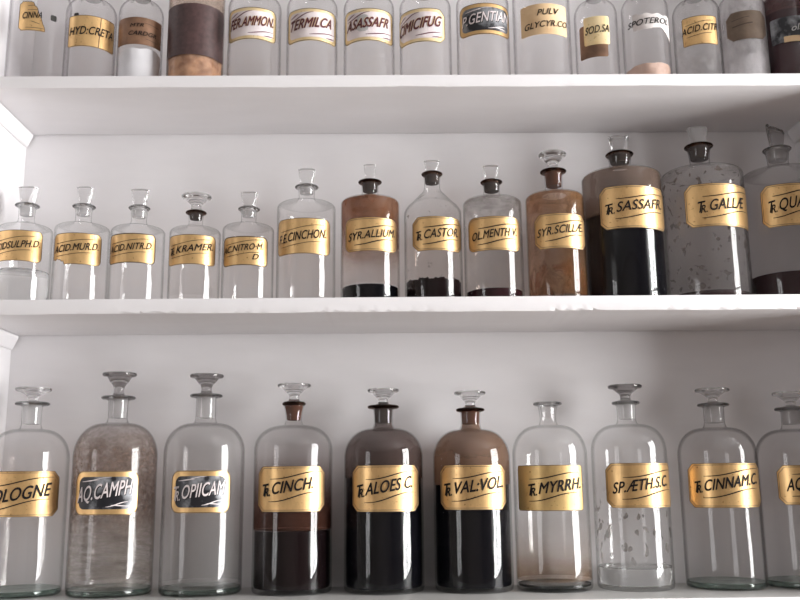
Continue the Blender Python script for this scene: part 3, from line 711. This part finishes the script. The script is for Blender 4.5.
def build_bottle(row_):
    b = dict(zip(('key', 'row', 'x', 'y', 'R', 'full', 'nb', 'n0', 'n1', 'lip', 'lr', 'stop', 'st', 'sr', 'a0', 'a1', 'l0', 'l1'), row_))
    b.update(ADJ.get(b['key'], {}))
    s = SPEC[b['key']]
    R = b['R']
    b['lt'] = .0026 if b['row'] == 3 else .0020
    root = bpy.data.objects.new('apothecary_bottle', None)
    COL.objects.link(root)
    root.empty_display_size = .03
    root.location = (b['x'], b['y'], SHELF_TOP[b['row']])
    root['label'] = s['d']; root['category'] = 'bottle'; root['group'] = {1: G1, 2: G2, 3: G3}[b['row']]
    prof, _ = body_profile(b)
    lathe('body', prof, M[s['glass']], root, 88, close_bottom=True, close_top=False)
    if b['row'] == 3 and s.get('liq', ('', 0))[0] not in ('black', 'blackbrown', 'dregs', 'water'):
        lathe('base', [(.0004, .0042), (R * .6, .0038), (R - .008, .0022), (R - .0042, .0012), (R - .0018, .0028), (R - .0013, .0060), (R - .0022, .0085), (R - .006, .0080), (R * .6, .0076), (.0004, .0092)], M['base'], root, 64)
    lp, lh, n1_ = b['lip'], b['lt'], b['n1']
    lathe('lip', [(n1_ - .0006, lp - lh), (b['lr'] - .0022, lp - lh * .8), (b['lr'] - .0006, lp - lh * .5), (b['lr'], lp), (b['lr'] - .0006, lp + lh * .5), (b['lr'] - .0022, lp + lh * .8), (n1_ + .001, lp + lh), (n1_ - .0006, lp + lh * .7), (n1_ - .0006, lp - lh)], M[s.get('lipm', 'lip')], root, 48, close_bottom=False, close_top=False)
    if b['stop'] != 'none':
        stopper(b, root, [M[s.get('stop', 'stop')], M[s.get('plug', 'ground')]])
    if 'liq' in s:
        o = liquid(b, root, M[s['liq'][0]], s['liq'][1], wave=s.get('wave', 0), z0=.0045 if s['liq'][0] == 'dregs' else .006)
        if s['liq'][0] == 'water': o['label'] = 'clear liquid'
    if 'heap' in s:
        heap(b, root, M[s['heap'][0]], s['heap'][1], s['heap'][2], s['heap'][3], hash(b['key']) % 97 if 0 else len(b['key']) * 7)
    for i, r in enumerate(s.get('res', [])):
        z0 = .008
        if 'liq' in s: z0 = max(.008, s['liq'][1] - .004)
        if i: 
            bb = dict(b); bb['R'] = b['R'] - .0005
        else: bb = b
        residue(bb, root, RM[r], z0)
    # the label
    a0, a1, l0, l1 = b['a0'], b['a1'], b['l0'], b['l1']
    gm = s.get('gm', 'gold')
    st = s['st']
    if st == 'tornwave2': st = 'rect'
    if st == 'plain': st = 'none'
    w, h = (a1 - a0) * R, l1 - l0
    if s.get('old'):
        o = patch('older_label', R, a0 - .28, a1 - .10, l0 - .019, l1 - .011, 'rect', M['copper'], root, off=.0002, thick=.0001)
        o['label'] = 'older brown label'
    if s.get('pink') or s.get('black'):
        gm = 'goldpale' if s.get('pink') else 'gold'
    lab = patch('label', R, a0, a1, l0, l1, st, M[gm], root)
    def sub(name, v, f, mat):
        if v:
            return link(name, mesh_from(name, v, f), M[mat], lab)
    def P(u, v): return (a0 + (a1 - a0) * u) * R, l0 + h * v
    ink = 'ink'
    if gm == 'maroonlab': ink = None
    if s.get('black'):
        o = patch('panel', R, a0, a1, l0, l1, s['st'], M['silver'], lab, off=.0010, thick=.0002, inset=h * .13)
        border('border', R, a0, a1, l0, l1, s['st'], .0006, .0008, M['edge'], lab)
        v, f = [], []
        for (t, u0, u1, v0, cap, sl) in s['t']:
            s0, z = P(u0, v0); s1, _ = P(u1, v0)
            letter_geo(v, f, R, t, s0, s1, z + .06 * cap * h, cap * h * .88, sl, .0013, dx=.0008, dz=-.0008)
        sub('lettering_shadow', v, f, 'ink')
        v, f = [], []
        for (t, u0, u1, v0, cap, sl) in s['t']:
            s0, z = P(u0, v0); s1, _ = P(u1, v0)
            letter_geo(v, f, R, t, s0, s1, z + .06 * cap * h, cap * h * .88, sl, .0017, bold=.012)
        sub('lettering', v, f, 'pink')
        v, f = [], []
        sw = lambda t: .0012 * math.sin(math.pi * t) ** .7 + .0002
        ribbon_geo(v, f, R, flourish_pts(R, a0, a1, l0, l1, .14, .76, .42, .80, .5), sw, .0015)
        ribbon_geo(v, f, R, flourish_pts(R, a0, a1, l0, l1, .14, .76, .60, .86, .9), lambda t: sw(t) * .6, .0015)
        sub('flourish', v, f, 'pink')
        v, f = [], []
        ribbon_geo(v, f, R, flourish_pts(R, a0, a1, l0, l1, .52, .18, .84, .30, .6), sw, .0015)
        ribbon_geo(v, f, R, flourish_pts(R, a0, a1, l0, l1, .60, .22, .84, .20, .6), sw, .0015)
        sub('flourish', v, f, 'pink')
    elif s.get('pink'):
        patch('panel', R, a0, a1, l0, l1, s['st'], M['pink'], lab, off=.0010, thick=.0002, inset=h * .11)
        if b['key'] == 'asassa':
            o = patch('stain', R, a0 + (a1 - a0) * .30, a0 + (a1 - a0) * .50, l0 + h * .30, l0 + h * .80, 'round', M['grey'], lab, off=.0012, thick=.0001)
            o['label'] = 'grey worn patch'
        border('border', R, a0, a1, l0, l1, s['st'], .0005, .0008, M['edge'], lab)
        v, f = [], []
        for (t, u0, u1, v0, cap, sl) in s['t']:
            s0, z = P(u0, v0); s1, _ = P(u1, v0)
            letter_geo(v, f, R, t, s0, s1, z + .06 * cap * h, cap * h * .88, sl, .0016, bold=.034, slant=.42)
        sub('lettering', v, f, 'shade')
        v, f = [], []
        for (t, u0, u1, v0, cap, sl) in s['t']:
            s0, z = P(u0, v0); s1, _ = P(u1, v0)
            letter_geo(v, f, R, t, s0, s1, z + .06 * cap * h, cap * h * .88, sl, .0013, bold=.02, slant=.42, dx=-.0008, dz=.0006)
        sub('lettering_highlight', v, f, 'goldpale')
        v, f = [], []
        sw = lambda t: .0013 * math.sin(math.pi * (.1 + .85 * t)) + .0002
        for q in ((.10, .66, .52, .88, .7), (.09, .74, .26, .84, .4), (.45, .20, .93, .30, .7), (.74, .14, .93, .17, .3)):
            ribbon_geo(v, f, R, flourish_pts(R, a0, a1, l0, l1, *q), sw, .0014)
        sub('flourish', v, f, 'wine')
    else:
        if gm in ('gold', 'gold2', 'goldpale') and st in ('oct', 'round'):
            border('border', R, a0, a1, l0, l1, st, .0024, .00055, M['line'], lab)
            border('rim', R, a0, a1, l0, l1, st, .0003, .0006, M['edge'], lab)
        elif gm in ('gold', 'gold2') or s.get('darkedge'):
            border('rim', R, a0, a1, l0, l1, st, .0004, .0013 if s.get('darkedge') else .0007, M['edge'], lab)
        v, f = [], []
        for (t, u0, u1, v0, cap, sl) in s['t']:
            s0, z = P(u0, v0); s1, _ = P(u1, v0)
            bold = .022 if b['row'] == 3 else .013
            letter_geo(v, f, R, t, s0, s1, z + .06 * cap * h, cap * h * .88, sl, .0014, bold=bold)
        sub('lettering', v, f, 'grey' if b['key'] == 'maroon' else 'ink')
        v, f = [], []
        ln = s.get('lines')
        if ln == 'wave':
            t, u0, u1, v0, cap, sl = s['t'][0]
            rise = math.tan(math.radians(sl)) * w / h
            fat = lambda t: .0013 * math.sin(math.pi * (.12 + .8 * t)) + .00015
            top = v0 + cap
            ribbon_geo(v, f, R, flourish_pts(R, a0, a1, l0, l1, .22, top + .06 + rise * .12, .92, top + .09 + rise * .68, 1), fat, .0013)
            ribbon_geo(v, f, R, flourish_pts(R, a0, a1, l0, l1, .20, v0 - .13 + rise * .1, .88, v0 - .06 + rise * .66, 1), fat, .0013)
        elif ln == 'pair':
            t, u0, u1, v0, cap, sl = s['t'][0]
            rise = math.tan(math.radians(sl)) * w / h
            thin = lambda t: .0006
            ribbon_geo(v, f, R, flourish_pts(R, a0, a1, l0, l1, .10, v0 + cap + .05 + rise * .1, .86, v0 + cap + .09 + rise * .8, .5), thin, .0013)
            ribbon_geo(v, f, R, flourish_pts(R, a0, a1, l0, l1, .12, v0 - .10 + rise * .1, .80, v0 - .06 + rise * .6, .5), thin, .0013)
        elif ln == 'pair2':
            thin = lambda t: .0006
            for q in ((.34, .70, .70, .72, .3), (.34, .84, .60, .86, .3), (.50, .33, .80, .26, .3), (.30, .12, .95, .12, .3)):
                ribbon_geo(v, f, R, flourish_pts(R, a0, a1, l0, l1, *q), thin, .0013)
        if b['key'] == 'hyd':
            ribbon_geo(v, f, R, flourish_pts(R, a0, a1, l0, l1, .66, .98, .63, .02, .3), lambda t: .0007, .0012)
        if b['key'] == 'white':
            ribbon_geo(v, f, R, flourish_pts(R, a0, a1, l0, l1, .14, .70, .56, .78, .3), lambda t: .0008, .0012)
            ribbon_geo(v, f, R, flourish_pts(R, a0, a1, l0, l1, .16, .48, .62, .56, .3), lambda t: .0016, .0012)
        if b['key'] == 'brown':
            ribbon_geo(v, f, R, flourish_pts(R, a0, a1, l0, l1, .58, .80, .90, .74, .3), lambda t: .0006, .0012)
            ribbon_geo(v, f, R, flourish_pts(R, a0, a1, l0, l1, .62, .22, .88, .16, .3), lambda t: .0006, .0012)
        sub('flourish', v, f, 'ink' if b['row'] > 1 else 'line')
        if b['key'] == 'maroon':
            o = patch('scrap', R, a0 + .55, a1, l0 - .001, l0 + .008, 'rect', M['paper'], lab, off=.0011, thick=.0002)
            o['label'] = 'tan worn lower edge'
    if 'smudge' in s:
        a, z = s['smudge']
        o = patch('smudge', R, a - .10, a + .10, z - .0045, z + .0045, 'round', M['smudge'], root, off=.0006, thick=.0003)
        o['label'] = 'dark smudge on the glass'
    return root

for r in BOTTLES:
    build_bottle(r)

# ------------------------------------------------------------------ the case
def struct(o, kind='structure'):
    o['kind'] = kind
    return o

def shelf(level, label):
    top, th = SHELF_TOP[level], SHELF_THICK[level]
    rnd = random.Random(level)
    n = 240
    x0, x1 = XL + .0005, XR - .0005
    v, f = [], []
    for i in range(n + 1):
        x = x0 + (x1 - x0) * i / n
        chip = 0
        gap = .0022 + .0016 * math.sin(x * 37 + level) * math.sin(x * 11)
        if level == 2 and rnd.random() < .30: chip = rnd.uniform(.0004, .0022)
        elif rnd.random() < .12: chip = rnd.uniform(.0002, .0009)
        wob = .0003 * math.sin(x * 21 + level) + .0002 * math.sin(x * 57)
        ring = [(0.0012, top), (.0003, top - .0004), (0, top - .0014), (wob * .5, top - th * .5), (0, top - th + .0016 + chip), (.0004 + chip, top - th + .0004 + wob),
                (.0016 + chip, top - th + wob), (YB - gap, top - th), (YB - gap, top)]
        for y, z in ring: v.append((x, y, z - top))
    K = 9
    for i in range(n):
        for k in range(K):
            f.append((i * K + k, i * K + (k + 1) % K, (i + 1) * K + (k + 1) % K, (i + 1) * K + k))
    f.append(tuple(range(K))); f.append(tuple(n * K + k for k in range(K))[::-1])
    me = mesh_from('shelf', v, f); fix_normals(me)
    o = link('shelf', me, [M['white'], M['greytop']]); o.location = (0, 0, top)
    sharp(o, 30)
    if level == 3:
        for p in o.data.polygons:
            if p.normal.z > .9 and p.center.y > .01: p.material_index = 1  # upper face of the lowest shelf in a darker grey than its front edge
    o['label'] = label; o['category'] = 'shelf'; o['group'] = 'white painted shelves'
    return o
shelf(1, 'white painted shelf carrying the uppermost row of bottles, with smooth front edge')
shelf(2, 'white painted shelf with chipped front edge carrying the middle row of bottles')
shelf(3, 'white painted shelf under the big round-shouldered bottles, lowest of the three')

def cleat(level, side, label):
    z = SHELF_TOP[level] - SHELF_THICK[level] - .0006
    x, d = (XL, 1) if side < 0 else (XR, -1)
    sec = [(.0003, 0), (.0105, 0), (.0110, -.0008), (.0105, -.0042), (.0040, -.0185), (.0026, -.0200), (.0003, -.0205)]
    v = [(d * a, .004 + 0, c) for a, c in sec] + [(d * a, YB - .0045, c) for a, c in sec]
    n = len(sec)
    f = [tuple(range(n)), tuple(range(n, 2 * n))[::-1]] + [(i, (i + 1) % n, n + (i + 1) % n, n + i) for i in range(n)]
    me = mesh_from('shelf_cleat', v, f); fix_normals(me)
    o = link('shelf_cleat', me, M['white']); o.location = (x, 0, z)
    o['label'] = label; o['category'] = 'cleat'; o['group'] = 'cleats under the shelves'
cleat(1, -1, 'white wooden cleat under the top shelf above the ACID SULPH bottle')
cleat(2, -1, 'white wooden cleat under the middle shelf above the COLOGNE bottle')
cleat(1, 1, 'shaded wooden cleat under the top shelf beside the TR.QUA bottle stopper')

H = 2.5
struct(boxes('wall_back', [(XL - .02, XR + .02, YB, YB + .02, 0.02, H)], M['white']))
struct(boxes('wall_left', [(XL - .022, XL, -.012, YB - .0002, 0.02, H)], M['white']))
struct(boxes('wall_right', [(XR, XR + .022, -.012, YB - .0002, 0.02, H)], M['white']))

# ------------------------------------------------------------------ the room with its two windows
RX0, RX1, RY0, RY1, RZ = -2.6, 2.3, -4.2, .21, 2.9
struct(boxes('floor', [(RX0, RX1, RY0, RY1, -.05, 0)], M['floor']))
struct(boxes('ceiling', [(RX0, RX1, RY0, RY1, RZ, RZ + .05)], M['ceil']))
struct(boxes('wall_rear', [(RX0, RX1, RY1, RY1 + .05, 0, RZ)], M['room']))
struct(boxes('wall_front', [(RX0, RX1, RY0 - .05, RY0, 0, RZ)], M['room']))

def window_wall(name, wname, x, sgn, y0, y1, z0, z1):
    xa, xb = sorted((x, x + sgn * .12))
    struct(boxes(name, [(xa, xb, RY0, y0, 0, RZ), (xa, xb, y1, RY1, 0, RZ), (xa, xb, y0, y1, 0, z0), (xa, xb, y0, y1, z1, RZ)], M['room']))
    a, b = sorted((x + sgn * .04, x + sgn * .07))
    ym, fr = (y0 + y1) / 2, .04
    bars = [(a, b, y0, y0 + fr, z0, z1), (a, b, y1 - fr, y1, z0, z1), (a, b, y0 + fr, y1 - fr, z0, z0 + fr), (a, b, y0 + fr, y1 - fr, z1 - fr, z1), (a, b, ym - .015, ym + .015, z0 + fr, z1 - fr)]
    for k in (1, 2):
        zz = z0 + (z1 - z0) * k / 3
        bars.append((a, b, y0 + fr, ym - .015, zz - .012, zz + .012)); bars.append((a, b, ym + .015, y1 - fr, zz - .012, zz + .012))
    struct(boxes(wname, bars, M['metalframe']))

W1 = (-1.45, -.22, .95, 2.7)
W2 = (-3.1, -1.9, .9, 2.6)
window_wall('wall_outer_right', 'window_1', RX1, 1, *W1)
window_wall('wall_outer_left', 'window_2', RX0, -1, *W2)

def daylight(name, x, sgn, w, power, col):
    y0, y1, z0, z1 = w
    L = bpy.data.lights.new(name, 'AREA'); L.shape = 'RECTANGLE'
    L.size = z1 - z0; L.size_y = y1 - y0; L.energy = power; L.color = col
    o = bpy.data.objects.new(name, L); COL.objects.link(o)
    o.location = (x + sgn * .10, (y0 + y1) / 2, (z0 + z1) / 2)
    o.rotation_euler = (0, math.radians(90) * sgn, 0)
    return o
daylight('window_daylight', RX1, 1, W1, 178, (1.0, .99, .985))
daylight('far_window_daylight', RX0, -1, W2, 27, (1.0, .97, .96))

w = bpy.data.worlds.new('sky'); S.world = w; w.use_nodes = True
w.node_tree.nodes['Background'].inputs[0].default_value = (.75, .85, 1, 1)
w.node_tree.nodes['Background'].inputs[1].default_value = .6

# ------------------------------------------------------------------ camera
pitch, yaw, roll = .19775901, .01384595, -.00986017
fw = Vector((math.sin(yaw) * math.cos(pitch), math.cos(yaw) * math.cos(pitch), math.sin(pitch)))
r0 = Vector((math.cos(yaw), -math.sin(yaw), 0)); u0 = r0.cross(fw)
rt = math.cos(roll) * r0 + math.sin(roll) * u0
up = -math.sin(roll) * r0 + math.cos(roll) * u0
cam = bpy.data.cameras.new('camera')
cam.sensor_width = 36; cam.lens = 911.588 / 800 * 36; cam.clip_start = .02
co = bpy.data.objects.new('camera', cam); COL.objects.link(co)
m = Matrix((rt, up, -fw)).transposed().to_4x4()
m.translation = (0, -1.15, ZC)
co.matrix_world = m
S.camera = co

S.view_settings.view_transform = 'Standard'
S.view_settings.look = 'None'
S.view_settings.gamma = 1
S.view_settings.use_curve_mapping = False
S.view_settings.exposure = 0.08
c = S.cycles
c.max_bounces = 14; c.diffuse_bounces = 5; c.glossy_bounces = 6; c.transmission_bounces = 10; c.transparent_max_bounces = 40
c.use_denoising = True
c.caustics_reflective = True; c.caustics_refractive = True
c.blur_glossy = .5
c.sample_clamp_indirect = 6
